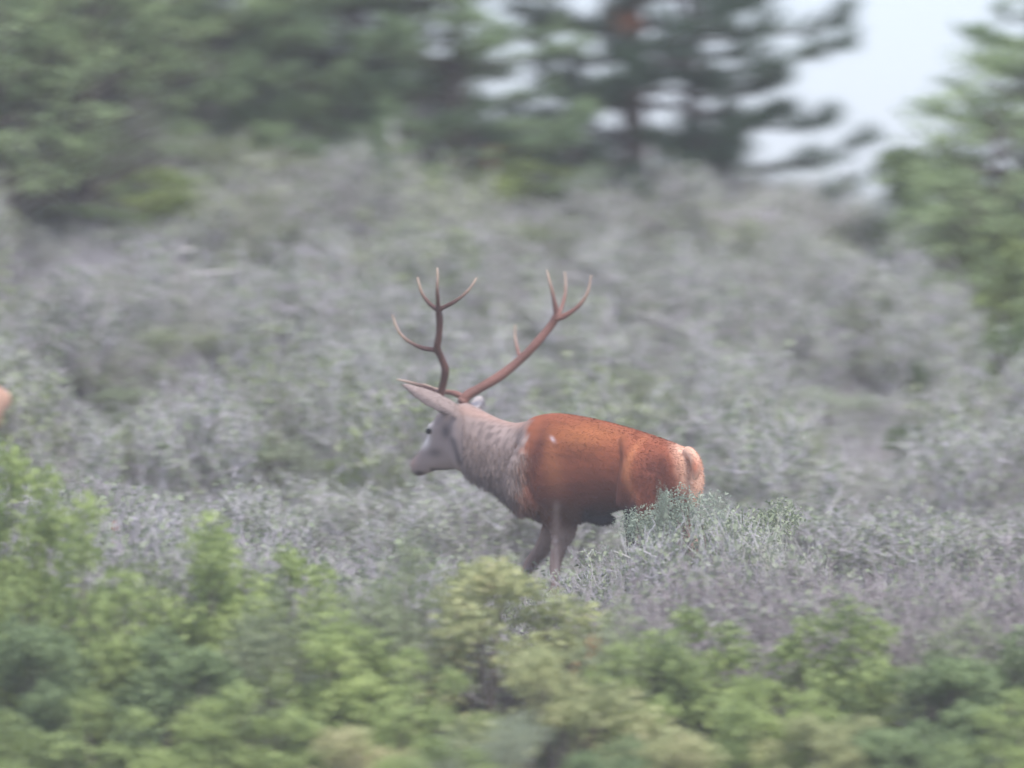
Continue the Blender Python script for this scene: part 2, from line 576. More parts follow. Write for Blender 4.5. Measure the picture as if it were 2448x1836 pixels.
# ------------------------------------------------------------------ hillside scrub (one mass) and countable shrubs
tw = [twiggy_mesh(40 + k_, .45, .55, 24, M['twig'], M['greyleaf'], 1250, .03) for k_ in range(4)]
tl = [twiggy_mesh(50 + k_, .45, .55, 22, M['twig'], M['sage'], 2300, .032) for k_ in range(2)]
mv = [twiggy_mesh(60 + k_, .45, .50, 26, M['mauve'], M['greyleaf'], 500, .025) for k_ in range(3)]
rng = np.random.default_rng(7)
random.seed(4)

# ground-hugging heath between the shrubs: one mass
hm = MB(); hl = MB()
N = 9500
hx = rng.uniform(-6.2, 6.2, N); hy = rng.uniform(-4.5, 12.5, N)
hz = hill(hx, hy)
for k_ in range(N):
    n = 22
    hh_ = 1.0 if hy[k_] < 3 else 1.9 + .5 * math.sin(hx[k_] * 2.1 + hy[k_])
    b = np.array([hx[k_], hy[k_], hz[k_] - .02]) + rng.normal(size=(n, 3)) * [.07, .07, .01]
    dr = rng.normal(size=(n, 3)) * [.40, .40, .2] + [0, 0, 1]
    blades(hm, rng, b, dr, rng.uniform(.12, .28, n) * hh_, .0065)
NL = 80000
lx = rng.uniform(-6.2, 6.2, NL); ly = rng.uniform(-4.5, 12.5, NL)
leaves(hl, rng, np.stack([lx, ly, hill(lx, ly) + rng.uniform(.02, .22, NL)], 1), .035, .35)
link('heath_undergrowth', hm.mesh('heath_undergrowth', M['twig'], False), kind='stuff',
     label='grey dry heath stalks covering the whole hillside', category='heath')
link('low_leaf_cover', hl.mesh('low_leaf_cover', M['greyleaf'], False), kind='stuff',
     label='dull green low leaves covering the hillside between the stalks', category='ground cover')

G_GREY = 'grey twiggy shrubs on the hillside behind and beside the stag'
G_MV = 'brownish mauve twiggy shrubs low on the right'
LAB_G = 'grey half-bare twiggy shrub among the dry scrub covering the slope'
LAB_M = 'brownish mauve bare shrub in the dry scrub on the lower right slope'
MID = [
    ('blue', 0, 1650, 1128, -1.0, 330, 'blue-green feathery shrub hiding the hind legs of the stag'),
    ('blue', 0, 1550, 1180, -.95, 260, 'small blue-green shrub under the belly of the stag'),
    ('grey', 1, 1790, 1150, -.5, 330, 'grey-green shrub just behind the rump of the stag on the right'),
    ('grey', 0, 640, 1010, 1.5, 300, 'grey-green shrub left of the muzzle of the stag'),
    ('green', 1, 845, 1030, 1.3, 130, 'narrow green shrub directly in front of the muzzle of the stag'),
    ('moss', 0, 2050, 605, 6.2, 170, 'small mossy yellow-green cushion shrub high on the right slope'),
    ('deep', 0, 2170, 1000, 2.6, 150, 'small dark shrub right of the rump in the grey scrub'),
    ('deep', 1, 2190, 840, 4.0, 60, 'tiny dark green shrub above the small dark one on the right slope'),
    ('grey', 1, 1990, 900, 3.6, 300, 'grey-green shrub left of the small dark shrubs on the right slope'),
    ('grey', 0, 1310, 830, 3.2, 190, 'small green-grey shrub seen under the right antler'),
    ('grey', 1, 300, 900, 3.0, 360, 'grey-green shrub in the middle of the left slope'),
    ('green', 0, 250, 640, 5.4, 110, 'small bright green shrub beside the dead stump'),
    ('grey', 0, 640, 620, 5.8, 360, 'olive-grey shrub on the slope right of the dead stump'),
    ('deep', 1, 190, 470, 6.5, 420, 'dark green shrub under the trees at upper left'),
    ('green', 2, 380, 400, 7.0, 380, 'green shrub under the leafy tree at upper left'),
    ('green', 0, 950, 400, 8.6, 300, 'green shrub on the ridge above the left antler'),
    ('green', 1, 1230, 330, 9.2, 300, 'green shrub on the ridge left of the double trunks'),
    ('deep', 0, 1640, 440, 9.8, 260, 'dark low shrub at the foot of the double trunks'),
    ('deep', 1, 2220, 290, 7.8, 460, 'green shrub rising into the foot of the open sky at right'),
    ('green', 0, 2420, 480, 6.4, 380, 'green shrub against the right edge under the pale pine'),
    ('deep', 1, 2430, 740, 4.8, 260, 'dark green shrub at the right edge, halfway up the slope'),
    ('green', 1, 2330, 700, 5.0, 230, 'light green shrub left of the dark one at the right edge'),
    ('grey', 0, 100, 700, 5.0, 380, 'green-grey shrub at the left edge halfway up the slope'),
    ('blue', 0, 1580, 1122, -1.15, 70, 'pale feathery sprig standing up against the thigh of the stag'),
    ('russet', 0, 1185, 310, 9.0, 80, 'rust-coloured small shrub on the ridge between the pines'),
    ('russet', 0, 1420, 1440, -1.8, 130, 'rusty-leaved little shrub at the right foot of the olive bush'),
    ('russet', 0, 280, 1190, -.6, 60, 'thin rust-red dead plant standing above the foreground leaves at left'),
    ('sage', 0, 120, 820, 3.6, 420, 'olive-green shrub on the left slope above the rump of the hind'),
    ('sage', 1, 420, 770, 4.0, 420, 'olive-green shrub on the slope below the dead stump'),
    ('sage', 0, 700, 720, 4.6, 400, 'olive-green shrub on the slope left of the left antler'),
    ('sage', 1, 900, 560, 6.2, 380, 'olive-green shrub high on the slope above and left of the left antler'),
    ('sage', 0, 530, 520, 7.4, 420, 'olive-green shrub under the leafy trees, right of the dead stump'),
    ('sage', 1, 1300, 520, 7.2, 420, 'olive-green shrub high on the slope above the right antler'),
    ('sage', 0, 1620, 500, 8.2, 460, 'pale olive shrub on the slope below the two dark trunks'),
    ('sage', 1, 1940, 560, 7.6, 400, 'pale olive shrub under the lowest part of the open sky'),
    ('sage', 0, 1500, 860, 2.8, 330, 'olive-green shrub on the slope above the back of the stag'),
    ('sage', 1, 1880, 980, 2.2, 320, 'olive-green shrub on the slope right of the rump, level with the tail'),
    ('sage', 1, 2150, 700, 5.2, 330, 'olive-green shrub below the mossy cushion shrub on the right slope'),
    ('sage', 0, 860, 860, 2.6, 280, 'olive-green shrub left of the ears of the stag'),
    ('sage', 0, 1120, 660, 5.0, 320, 'olive-green shrub between the tips of the two antlers'),
    ('sage', 1, 330, 1010, 1.6, 360, 'olive-green shrub on the left, above the foreground leaves'),
    ('sage', 0, 960, 1250, -1.9, 260, 'pale olive shrub below the muzzle of the stag'),
    ('sage', 0, 40, 480, 6.9, 420, 'olive-green shrub climbing into the corner tree at upper left'),
    ('grey', 1, 330, 430, 7.4, 380, 'grey-green shrub rising under the leafy trees at upper left'),
    ('grey', 0, 520, 300, 8.4, 380, 'tall grey-green shrub rising in front of the black hollow'),
    ('sage', 1, 620, 350, 8.2, 380, 'tall olive-green shrub at the crest above the dead stump'),
    ('grey', 1, 780, 345, 8.8, 360, 'tall grey-green shrub under the spreading dark pine'),
    ('grey', 0, 1010, 370, 9.0, 360, 'grey-green shrub on the crest above the left antler'),
    ('sage', 1, 1190, 400, 9.2, 340, 'olive-green shrub on the crest between the pines'),
    ('grey', 1, 1400, 425, 9.5, 340, 'grey-green shrub on the crest left of the thick trunk'),
    ('sage', 0, 1790, 475, 9.6, 340, 'olive-green shrub on the crest right of the slim trunk'),
]
ACC = [(a_[2], back(a_[4]), a_[5]) for a_ in MID if a_[4] > 1 and a_[0] != 'sage'] + [(520, back(5.0), 190), (640, back(8.7), 120)]
ZL = ['grey twiggy shrub just below the leafy trees at upper left', 'grey twiggy shrub high above the antlers, below the ridge pines', 'grey twiggy shrub just below the open sky at upper right',
      'grey half-bare shrub on the slope around the dead stump', 'grey half-bare shrub right behind the antlers', 'grey half-bare shrub halfway up the right slope, above the rump',
      'grey twiggy shrub on the slope left of the head of the stag', 'grey twiggy shrub close behind the body of the stag', 'grey twiggy shrub on the slope right of the rump of the stag']
ZG = ['grey shrubs below the trees at upper left', 'grey shrubs between antlers and ridge pines', 'grey shrubs below the open sky',
      'grey shrubs around the dead stump', 'grey shrubs behind the antlers', 'grey shrubs halfway up the right slope',
      'grey shrubs left of the stag', 'grey shrubs close behind the stag', 'grey shrubs right of the stag']
cnt = 0
for Yr in [back(q_) for q_ in np.arange(1.15, 10.8, .6)]:
    s = (D + Yr) / D
    for xx in np.arange(-3.6, 3.7, .62):
        x = xx * s + random.uniform(-.25, .25) + .3 * math.sin(Yr * 9)
        y = Yr + random.uniform(-.25, .25)
        k_ = random.randrange(4)
        uz = x / (K * (D + y) / D) + 1224
        zi = (0 if y > 7.2 else 1 if y > 3.4 else 2) * 3 + (0 if uz < 950 else 1 if uz < 1500 else 2)
        low = 1.0
        for (ua, Ya, wa) in ACC:      # keep the plants in front of each distinct shrub low enough to see it
            if abs(uz - ua) < wa * .55 and -1.3 < y - Ya < .15:
                low = .42
        pr = tl[k_ % 2] if random.random() < (.30 if uz < 950 else .12) else tw[k_]
        plant('twiggy_shrub', 'shrub', ZL[zi], [('twigs', pr[0]), ('leaves', pr[1])], x, y, random.uniform(.85, 1.15), random.uniform(0, 6.28), ZG[zi], ((1.8 if uz < 1150 else 1.6) - .6 * max(0, min(1, (y - 8) / 2.5)) * (0 if uz < 950 else 1)) * low)
        cnt += 1
for Yr in (-3.2, -2.9, -2.6, -2.3):
    for u in range(1470, 2620, 130):
        uu_ = u + random.uniform(-60, 60)
        k_ = random.randrange(3)
        h_ = hfor(uu_, random.uniform(1285, 1400) - (uu_ - 2000) * .06 - (Yr + 2.5) * 130, Yr)
        sc_ = random.uniform(1.0, 1.35)
        plant('mauve_shrub', 'shrub', LAB_M, [('twigs', mv[k_][0]), ('leaves', mv[k_][1])], UX(uu_, Yr), Yr + random.uniform(-.15, .15), sc_, random.uniform(0, 6.28), G_MV, h_ / .52 / sc_)
for Yr in (-3.2, -2.9, -2.6, -2.3):
    for u in range(-140, 1160, 135):
        uu_ = u + random.uniform(-60, 60)
        k_ = random.randrange(4)
        h_ = hfor(uu_, random.uniform(1190, 1290) + max(0, uu_ - 620) * .28 - (Yr + 2.5) * 130, Yr)
        sc_ = random.uniform(1.0, 1.3)
        plant('twiggy_shrub', 'shrub', 'grey half-bare shrub in the scrub left of the stag and below its muzzle',
              [('twigs', tw[k_][0]), ('leaves', tw[k_][1])], UX(uu_, Yr), Yr + random.uniform(-.2, .2), sc_, random.uniform(0, 6.28),
              'grey twiggy shrubs on the left below the stag', h_ / .57 / sc_)
for Yr in (1.3, 1.9, 2.5):
    for u in range(-100, 2560, 150):
        uu_ = u + random.uniform(-55, 55)
        if Yr < 1.6 and 900 < uu_ < 1500:
            continue
        pr = random.choice(tw)
        zi = 2 if uu_ > 1640 else 1 if uu_ > 1060 else 0
        plant('twiggy_shrub', 'shrub', ['low grey shrub at the foot of the slope, left of the stag', 'low grey shrub seen between and behind the legs of the stag', 'low grey shrub at the foot of the slope, right of the stag'][zi],
              [('twigs', pr[0]), ('leaves', pr[1])], UX(uu_, Yr), Yr + random.uniform(-.25, .25), random.uniform(.7, 1.0), random.uniform(0, 6.28),
              ['low grey shrubs left of the stag', 'low grey shrubs behind the legs', 'low grey shrubs right of the stag'][zi], random.uniform(.9, 1.25))
for uu_, Yr, vt_ in ((1120, -.7, 1370), (1230, -.5, 1385), (1310, -.75, 1390), (1400, -.6, 1360), (1480, -.8, 1300), (1420, -1.1, 1350), (1180, -1.1, 1390), (1520, -1.35, 1235), (1580, -1.5, 1225), (1650, -1.4, 1215), (1720, -1.3, 1215), (1800, -1.2, 1200), (1890, -1.2, 1200)):
    h_ = hfor(uu_, vt_, Yr)
    sc_ = .75
    plant('twiggy_shrub', 'shrub', 'thin grey shrub growing round the legs of the stag', [('twigs', tw[uu_ % 4][0]), ('leaves', tw[uu_ % 4][1])],
          UX(uu_, Yr), Yr, sc_, uu_ * .1, 'thin grey shrubs round the legs of the stag', h_ / .57 / sc_)

# leafy shrubs --------------------------------------------------------
LM = {
    'green': [leafy_mesh(100 + k_, .5, .9, 46, 150, .038, .34, M['green']) for k_ in range(3)],
    'olive': [leafy_mesh(120 + k_, .55, .9, 50, 150, .034, .36, M['olive']) for k_ in range(2)],
    'deep': [leafy_mesh(140 + k_, .5, .9, 46, 150, .038, .34, M['deep']) for k_ in range(2)],
    'grey': [leafy_mesh(160 + k_, .5, .8, 40, 130, .030, .30, M['greyleaf']) for k_ in range(2)],
    'blue': [leafy_mesh(180 + k_, .45, .8, 54, 170, .024, .16, M['blue'], flat=.7, cr=(.06, .15)) for k_ in range(1)],
    'sage': [leafy_mesh(170 + k_, .6, .8, 36, 110, .034, .32, M['sage'], flat=.6, cr=(.12, .24)) for k_ in range(2)],
    'moss': [leafy_mesh(190, .5, .8, 34, 160, .03, .3, M['moss'])],
    'russet': [leafy_mesh(195, .3, .6, 10, 70, .04, .34, M['russet'], cr=(.06, .12))],
}
HB = {'green': .9, 'olive': .9, 'deep': .9, 'grey': .8, 'blue': .8, 'sage': .8, 'moss': .8, 'russet': .6}
RB = {'green': .5, 'olive': .55, 'deep': .5, 'grey': .5, 'blue': .45, 'sage': .6, 'moss': .5, 'russet': .3}


def shrub(kind, var, u, vtop, Y, wpx, label, group=None, rot=None):
    Y = back(Y) if Y > -1.2 else Y - 1.9
    h = hfor(u, vtop, Y)
    x = UX(u, Y)
    sx = wpx * (1.22 if Y < -1.2 and wpx > 200 else 1) * K * (D + Y) / D / 2 / RB[kind]
    f, s_ = LM[kind][var % len(LM[kind])]
    e = plant('leafy_shrub', 'shrub', label, [('foliage', f), ('stems', s_)], x, Y, sx, random.uniform(0, 6.28) if rot is None else rot, group, (h / HB[kind] / 1.06) / sx)
    return e


G_FG = 'leafy shrubs across the foreground'
FG = [
    # kind, variant, u, vtop, Y, width, label
    ('green', 0, 0, 1015, -1.6, 330, 'fresh green shrub cut by the left edge, tallest on that side'),
    ('green', 1, 200, 1160, -2.1, 330, 'fresh green shrub sloping down from the tall one at the left edge'),
    ('green', 2, 490, 1225, -1.8, 300, 'bright green shrub whose upper sprays stand under the grey scrub left of the stag'),
    ('green', 0, 670, 1275, -1.6, 300, 'yellow-green spray-topped shrub left of the olive bush in the middle'),
    ('deep', 0, 60, 1440, -2.8, 330, 'dark shaded shrub low at the left edge'),
    ('deep', 1, 420, 1480, -2.7, 330, 'dark shaded shrub beneath the bright sprays on the left'),
    ('green', 2, 800, 1460, -2.5, 330, 'green shrub between the dark one and the olive bush in the middle'),
    ('olive', 0, 1180, 1262, -1.6, 460, 'olive yellow bush hiding the hooves of the stag'),
    ('olive', 1, 1330, 1470, -2.9, 460, 'pale olive bush in front, below the forelegs of the stag'),
    ('green', 1, 1010, 1540, -2.9, 300, 'green shrub at the foot of the olive bush, left side'),
    ('green', 0, 1640, 1425, -2.1, 330, 'bright green shrub with a rising spray right of the olive bush'),
    ('green', 1, 1470, 1530, -2.5, 280, 'leafy bright green shrub at bottom centre right of the olive bush'),
    ('green', 2, 2020, 1432, -2.0, 330, 'bright green bush standing alone before the mauve scrub at lower right'),
    ('green', 0, 1830, 1590, -2.9, 330, 'green shrub at the bottom, left of the lone bright bush'),
    ('olive', 0, 1990, 1660, -3.3, 360, 'dull olive shrub along the bottom edge at right'),
    ('deep', 0, 2270, 1530, -2.5, 340, 'dark green shrub in the lower right corner area'),
    ('deep', 1, 2440, 1480, -2.2, 260, 'dark green shrub cut by the right edge near the bottom'),
    ('green', 1, 240, 1640, -3.3, 360, 'green shrub along the bottom edge at left'),
    ('green', 0, 560, 1610, -3.2, 360, 'bright lime shrub along the bottom edge, left of centre'),
    ('olive', 1, 860, 1680, -3.5, 360, 'olive green shrub along the bottom edge under the middle'),
    ('deep', 0, 2180, 1700, -3.5, 330, 'dark shrub on the bottom edge at far right'),
    ('green', 2, 0, 1700, -3.4, 300, 'pale green shrub in the bottom left corner'),
    ('olive', 0, 1620, 1700, -3.5, 360, 'olive green shrub on the bottom edge right of the middle'),
    ('sage', 0, 350, 1290, -1.7, 300, 'olive-green shrub between the two bright green ones on the left'),
    ('sage', 1, 640, 1400, -2.4, 320, 'olive-green shrub under the yellow-green one left of the middle'),
    ('sage', 0, 880, 1370, -2.0, 320, 'olive-green shrub left of the olive yellow bush'),
    ('sage', 1, 1480, 1440, -2.2, 280, 'olive-green shrub right of the olive yellow bush'),
    ('sage', 0, 2300, 1430, -2.3, 300, 'olive-green shrub behind the dark ones at lower right'),
    ('green', 1, 2420, 1640, -3.4, 300, 'green shrub in the bottom right corner'),
    ('grey', 0, 700, 1560, -2.2, 300, 'grey-green shrub between the bright sprays and the olive bush'),
    ('grey', 1, 1180, 1640, -4.0, 320, 'grey-green shrub on the bottom edge below the olive bush'),
    ('deep', 1, 1450, 1740, -4.2, 300, 'dark green shrub on the bottom edge in the middle'),
    ('green', 0, 1030, 1740, -4.3, 320, 'green shrub on the bottom edge left of the middle'),
]
for a in FG:
    shrub(*a, group=G_FG)

G_MID = 'leafy shrubs scattered over the slope'
for a in MID:
    shrub(*a, group=G_MID)

# rust-brown dead spray caught in the dark pine
rm = MB(); r2 = np.random.default_rng(12)
cpt = np.array(P(1495, 55, 10.5))
leaves(rm, r2, cpt + r2.normal(size=(90, 3)) * [.045, .05, .045], .045, .3)
spray = link('dead_spray', None, label='rust-brown dead spray caught beside the thick trunk of the dark pine', category='dead leaves')
spray.location = cpt
so = link('foliage', rm.mesh('foliage', M['russet'], False), spray, kind='stuff')
so.matrix_parent_inverse = Matrix.Translation(-Vector(cpt))
rs = MB(); tube(rs, np.array([cpt + [.12, .3, -.05], cpt + [.03, .1, .0], cpt + [-.06, 0, .02]]), [.01, .006, .003], 5)
so = link('stem', rs.mesh('stem', M['bark']), spray)
so.matrix_parent_inverse = Matrix.Translation(-Vector(cpt))

# ------------------------------------------------------------------ dead stump and pale stone
YS = back(5.0)
sb = P(440, 690, YS)
gz = float(hill(sb.x, YS))
st = link('dead_stump', None, label='pale broken stump and fallen limb of dead wood in the scrub on the left slope', category='dead stump')
st.location = (sb.x, YS, gz)
sp = (5.0 + D) / D * K


def lp(u, v, dy=0):
    p = P(u, v, YS + dy)
    return [p.x - sb.x, dy, p.z - gz]


t1 = MB()
pts = catmull([[0, 0, -.1], lp(432, 690), lp(428, 645), lp(440, 608)], 4)
tube(t1, pts, np.linspace(.05, .034, len(pts)), 9)
for a in (.3, 2.2, 4.1):
    q = np.array(lp(440, 608))
    tube(t1, np.array([q, q + [.025 * math.cos(a), .02 * math.sin(a), .05]]), [.016, .003], 5)
link('trunk', t1.mesh('trunk', M['deadbark']), st)
t2 = MB()
pts = catmull([lp(448, 662, -.06), lp(480, 656, -.07), lp(520, 652, -.05), lp(570, 645, 0)], 4)
tube(t2, pts, np.linspace(.026, .008, len(pts)), 7)
pts = catmull([lp(452, 678, -.08), lp(480, 676, -.1), lp(500, 672, -.1)], 3)
tube(t2, pts, np.linspace(.014, .006, len(pts)), 6)
link('limb', t2.mesh('limb', M['deadwood']), st)
t3 = MB()
pts = catmull([lp(432, 606, -.04), lp(452, 600, -.03), lp(478, 598, 0)], 4)
tube(t3, pts, np.linspace(.030, .012, len(pts)), 7)
for (u_, v_) in ((400, 572), (418, 565), (405, 598)):
    pts = catmull([lp(438, 605), lp((u_ + 438) / 2 + 2, (v_ + 605) / 2, .02), lp(u_, v_)], 3)
    tube(t3, pts, np.linspace(.010, .003, len(pts)), 5)
link('splinters', t3.mesh('splinters', M['deadwood']), st)


def rock(u, v, Y, r, label):
    rg = np.random.default_rng(int(u))
    bm = MB()
    nu, nv = 14, 9
    th = np.linspace(0, 2 * math.pi, nu, endpoint=False)
    ph = np.linspace(.02, math.pi - .02, nv)
    T, Pp = np.meshgrid(th, ph)
    rr = 1 + .12 * np.sin(3 * T + Pp * 2) + .1 * np.sin(5 * Pp + T) + rg.normal(size=T.shape) * .04
    V = np.stack([rr * np.sin(Pp) * np.cos(T) * 1.2, rr * np.sin(Pp) * np.sin(T), rr * np.cos(Pp) * .8], -1).reshape(-1, 3) * r
    i = np.arange(nv - 1)[:, None] * nu
    j = np.arange(nu)[None]
    F = np.stack([i + j, i + nu + j, i + nu + (j + 1) % nu, i + (j + 1) % nu], -1).reshape(-1, 4)
    bm.add(V, F)
    o = link('stone', bm.mesh('stone', M['rock'], False), label=label, category='stone')
    o.location = P(u, v, Y)
    return o


rock(640, 450, back(8.7), .075, 'pale lilac-grey stone near the top of the left slope')

# ------------------------------------------------------------------ deer
PHI = math.radians(40)
LAT = np.array([-math.sin(PHI), -math.cos(PHI), 0])           # towards the animal's left side


def pair(t, b, Y, w, lat=LAT, egg=0.0):
    """cross-section given by its top and bottom pixel, depth and half width"""
    return np.array(P(t[0], t[1], Y)), np.array(P(b[0], b[1], Y)), w, lat, egg


def loft(mb, rings, sub=4, sides=20, ex=2.2):
    T = np.array([r[0] for r in rings]); B = np.array([r[1] for r in rings]); W = np.array([[r[2], r[4], 0] for r in rings]); Lt = np.array([r[3] for r in rings])
    T, B, W, Lt = catmull(T, sub), catmull(B, sub), catmull(W, sub), catmull(Lt, sub)
    ang = np.arange(sides) / sides * 2 * math.pi
    ca, sa = np.cos(ang), np.sin(ang)
    ca = np.sign(ca) * np.abs(ca) ** (2 / ex); sa = np.sign(sa) * np.abs(sa) ** (2 / ex)
    Cn = (T + B) / 2; Hv = (T - B) / 2
    wid = np.maximum(W[:, 0], .005)[:, None] * (1 + W[:, 1][:, None] * sa[None])
    V = Cn[:, None] + sa[None, :, None] * Hv[:, None] + (ca[None] * wid)[:, :, None] * Lt[:, None]
    n = len(T)
    base = mb.n
    i = np.arange(n - 1)[:, None] * sides
    j = np.arange(sides)[None]
    F = np.stack([i + j, i + (j + 1) % sides, i + sides + (j + 1) % sides, i + sides + j], -1).reshape(-1, 4)
    mb.add(V.reshape(-1, 3), F)
    mb.add([Cn[0], Cn[-1]], np.zeros((0, 3), int))
    c0 = np.arange(sides)
    mb.f.append(base + np.stack([np.roll(c0, -1), c0, np.full(sides, n * sides)], 1))
    c1 = c0 + (n - 1) * sides
    mb.f.append(base + np.stack([c1, np.roll(c1, -1), np.full(sides, n * sides + 1)], 1))


def limb(mb, pts, rad, sub=4):
    """leg as a smooth tapered tube; pts are world points"""
    p = catmull(pts, sub); r = catmull(np.array(rad)[:, None] * [1, 1, 1], sub)[:, 0]
    tube(mb, p, np.maximum(r, .006), 12)


def fuse(mb, name, mat, voxel, smooth=6):
    """weld overlapping closed shapes into one continuous skin"""
    me = mb.mesh(name + '_raw', mat)
    o = bpy.data.objects.new('tmp', me); C.objects.link(o)
    m = o.modifiers.new('r', 'REMESH'); m.mode = 'VOXEL'; m.voxel_size = voxel
    s = o.modifiers.new('s', 'SMOOTH'); s.factor = .5; s.iterations = smooth
    dg = bpy.context.evaluated_depsgraph_get()
    res = bpy.data.meshes.new_from_object(o.evaluated_get(dg))
    bpy.data.objects.remove(o); bpy.data.meshes.remove(me)
    res.name = name
    if not res.materials:
        res.materials.append(mat)
    res.polygons.foreach_set('use_smooth', np.ones(len(res.polygons), bool))
    return res


def smoothstep(a, b, x):
    t = np.clip((x - a) / (b - a), 0, 1)
    return t * t * (3 - 2 * t)


def vnoise(p, sc, seed=0):
    r = np.random.default_rng(seed)
    out = np.zeros(len(p))
    for k_ in range(7):
        d = r.normal(size=3) * sc
        out += np.sin(p @ d + r.uniform(0, 6.28))
    return out / 3.5


def L(w):  # lateral offset in metres -> vector
    return LAT * w


mb = MB()
# torso, rump to chest
loft(mb, [
    pair((1654, 1100), (1652, 1160), -.56, .05),
    pair((1648, 1080), (1645, 1200), -.52, .13),
    pair((1612, 1062), (1610, 1225), -.44, .185),
    pair((1552, 1040), (1550, 1222), -.32, .21, egg=.05),
    pair((1480, 1017), (1484, 1216), -.18, .225, egg=-.05),
    pair((1410, 999), (1420, 1238), -.03, .24, egg=-.05),
    pair((1345, 988), (1356, 1256), .10, .235, egg=-.03),
    pair((1300, 990), (1310, 1252), .20, .21),
    pair((1272, 1003), (1280, 1228), .28, .17),
    pair((1256, 1030), (1262, 1185), .33, .10)], 4, 24)
# neck
LN = np.array([-math.sin(math.radians(42)), -math.cos(math.radians(42)), 0])
loft(mb, [
    pair((1325, 1010), (1300, 1235), .18, .15),
    pair((1280, 1003), (1250, 1222), .27, .15, LN),
    pair((1232, 1010), (1202, 1178), .37, .135, LN),
    pair((1185, 998), (1162, 1155), .46, .12, LN),
    pair((1145, 978), (1130, 1136), .54, .11, LN),
    pair((1112, 962), (1102, 1128), .61, .095, LN),
    pair((1092, 975), (1090, 1110), .66, .07, LN)], 4, 20)
# head
LH = np.array([-math.sin(math.radians(42)), -math.cos(math.radians(42)), 0])
loft(mb, [
    pair((1122, 975), (1118, 1100), .60, .06, LH),
    pair((1098, 964), (1108, 1118), .64, .080, LH),
    pair((1066, 974), (1090, 1122), .70, .082, LH),
    pair((1045, 996), (1070, 1124), .75, .074, LH),
    pair((1034, 1024), (1052, 1125), .79, .060, LH),
    pair((1020, 1054), (1036, 1127), .83, .047, LH),
    pair((1005, 1076), (1021, 1133), .87, .042, LH),
    pair((993, 1092), (1008, 1138), .90, .040, LH),
    pair((985, 1102), (996, 1138), .92, .030, LH),
    pair((981, 1112), (988, 1132), .93, .012, LH)], 4, 16, 2.3)
# brow ridge over the near eye
eyeL = np.array(P(1024, 1031, .705)); eyeR = eyeL - LH * .135
for e_ in (eyeL, eyeR):
    tube(mb, np.array([e_ + [.05, -.01, .03], e_ + [.015, .01, .03], e_ + [-.004, .03, .012]]), [.016, .02, .012], 8)
# pedicles
pedL = np.array(P(1052, 962, .60)); pedR = np.array(P(1104, 966, .70))
tube(mb, np.array([pedL + [.02, .02, -.06], pedL + [0, 0, .01]]), [.03, .023], 10)
tube(mb, np.array([pedR + [-.02, 0, -.06], pedR + [0, 0, .01]]), [.03, .024], 10)
# ears


def ear(mb, pts, hw, nrm):
    p = catmull(pts, 4); h = catmull(np.array(hw)[:, None] * [1, 1, 1], 4)[:, 0]
    t, _, _ = frames(p)
    nrm = np.array(nrm, float); nrm /= np.linalg.norm(nrm)
    rings = []
    for q, tt, hh in zip(p, t, h):
        up = np.cross(nrm, tt); up /= np.linalg.norm(up)
        if up[2] < 0:
            up = -up
        rings.append((q + up * hh, q - up * hh, .009, nrm, 0))
    loft(mb, rings, 1, 14, 2)


ear(mb, [P(1100, 988, .56), P(1070, 972, .52), P(1035, 956, .46), P(1004, 941, .41), P(978, 927, .37), P(960, 918, .35)], [.042, .058, .062, .050, .030, .010], [.2, -.9, .35])
ear(mb, [P(1118, 985, .70), P(1132, 972, .74), P(1143, 958, .78), P(1150, 945, .80)], [.03, .042, .04, .012], [-.3, -.9, .2])
# tail
limb(mb, [P(1640, 1075, -.56), P(1658, 1092, -.62), P(1664, 1120, -.65), P(1660, 1148, -.65)], [.03, .032, .03, .016])
# buttocks
for sgn in (1, -1):
    c0 = np.array(P(1625, 1100, -.50)) + L(.085 * sgn)
    c0 = np.array(P(1625, 1108, -.48)) + L(.06 * sgn)
    limb(mb, [c0 + [-.05, .1, .0], c0 + [-.01, 0, 0], c0 + [.01, -.01, -.12], c0 + [.0, .0, -.24]], [.06, .088, .088, .06])
# near shoulder blade and upper arm, haunch, ribs: shallow swellings under the coat
limb(mb, [np.array(P(1325, 1010, .20)) + L(.10), np.array(P(1300, 1090, .20)) + L(.17), np.array(P(1285, 1160, .20)) + L(.175), np.array(P(1335, 1215, .16)) + L(.15)], [.04, .075, .075, .07])
limb(mb, [np.array(P(1520, 1050, -.28)) + L(.09), np.array(P(1560, 1095, -.34)) + L(.155), np.array(P(1560, 1150, -.34)) + L(.165), np.array(P(1540, 1210, -.30)) + L(.14)], [.05, .085, .095, .08])
# hind legs (thigh, hock, cannon)
hindfeet = []
for sgn, du, dY in ((1, -25, .03), (-1, 30, -.06)):
    o_ = L(.09 * sgn)
    h0 = np.array(P(1590, 1130, -.40)) + o_
    foot = np.array(P(1600 + du, 1500, -.42 + dY)) + o_
    foot[2] = float(hill(foot[0], foot[1])) + .03
    pts = [h0, h0 + [-.05, .03, -.18], np.array(P(1575 + du, 1275, -.38)) + o_, np.array(P(1628 + du, 1345, -.46)) + o_, np.array(P(1616 + du, 1420, -.44)) + o_, foot + [.01, 0, .05], foot]
    limb(mb, pts, [.12, .135, .075, .036, .026, .028, .022])
    hindfeet.append(foot)
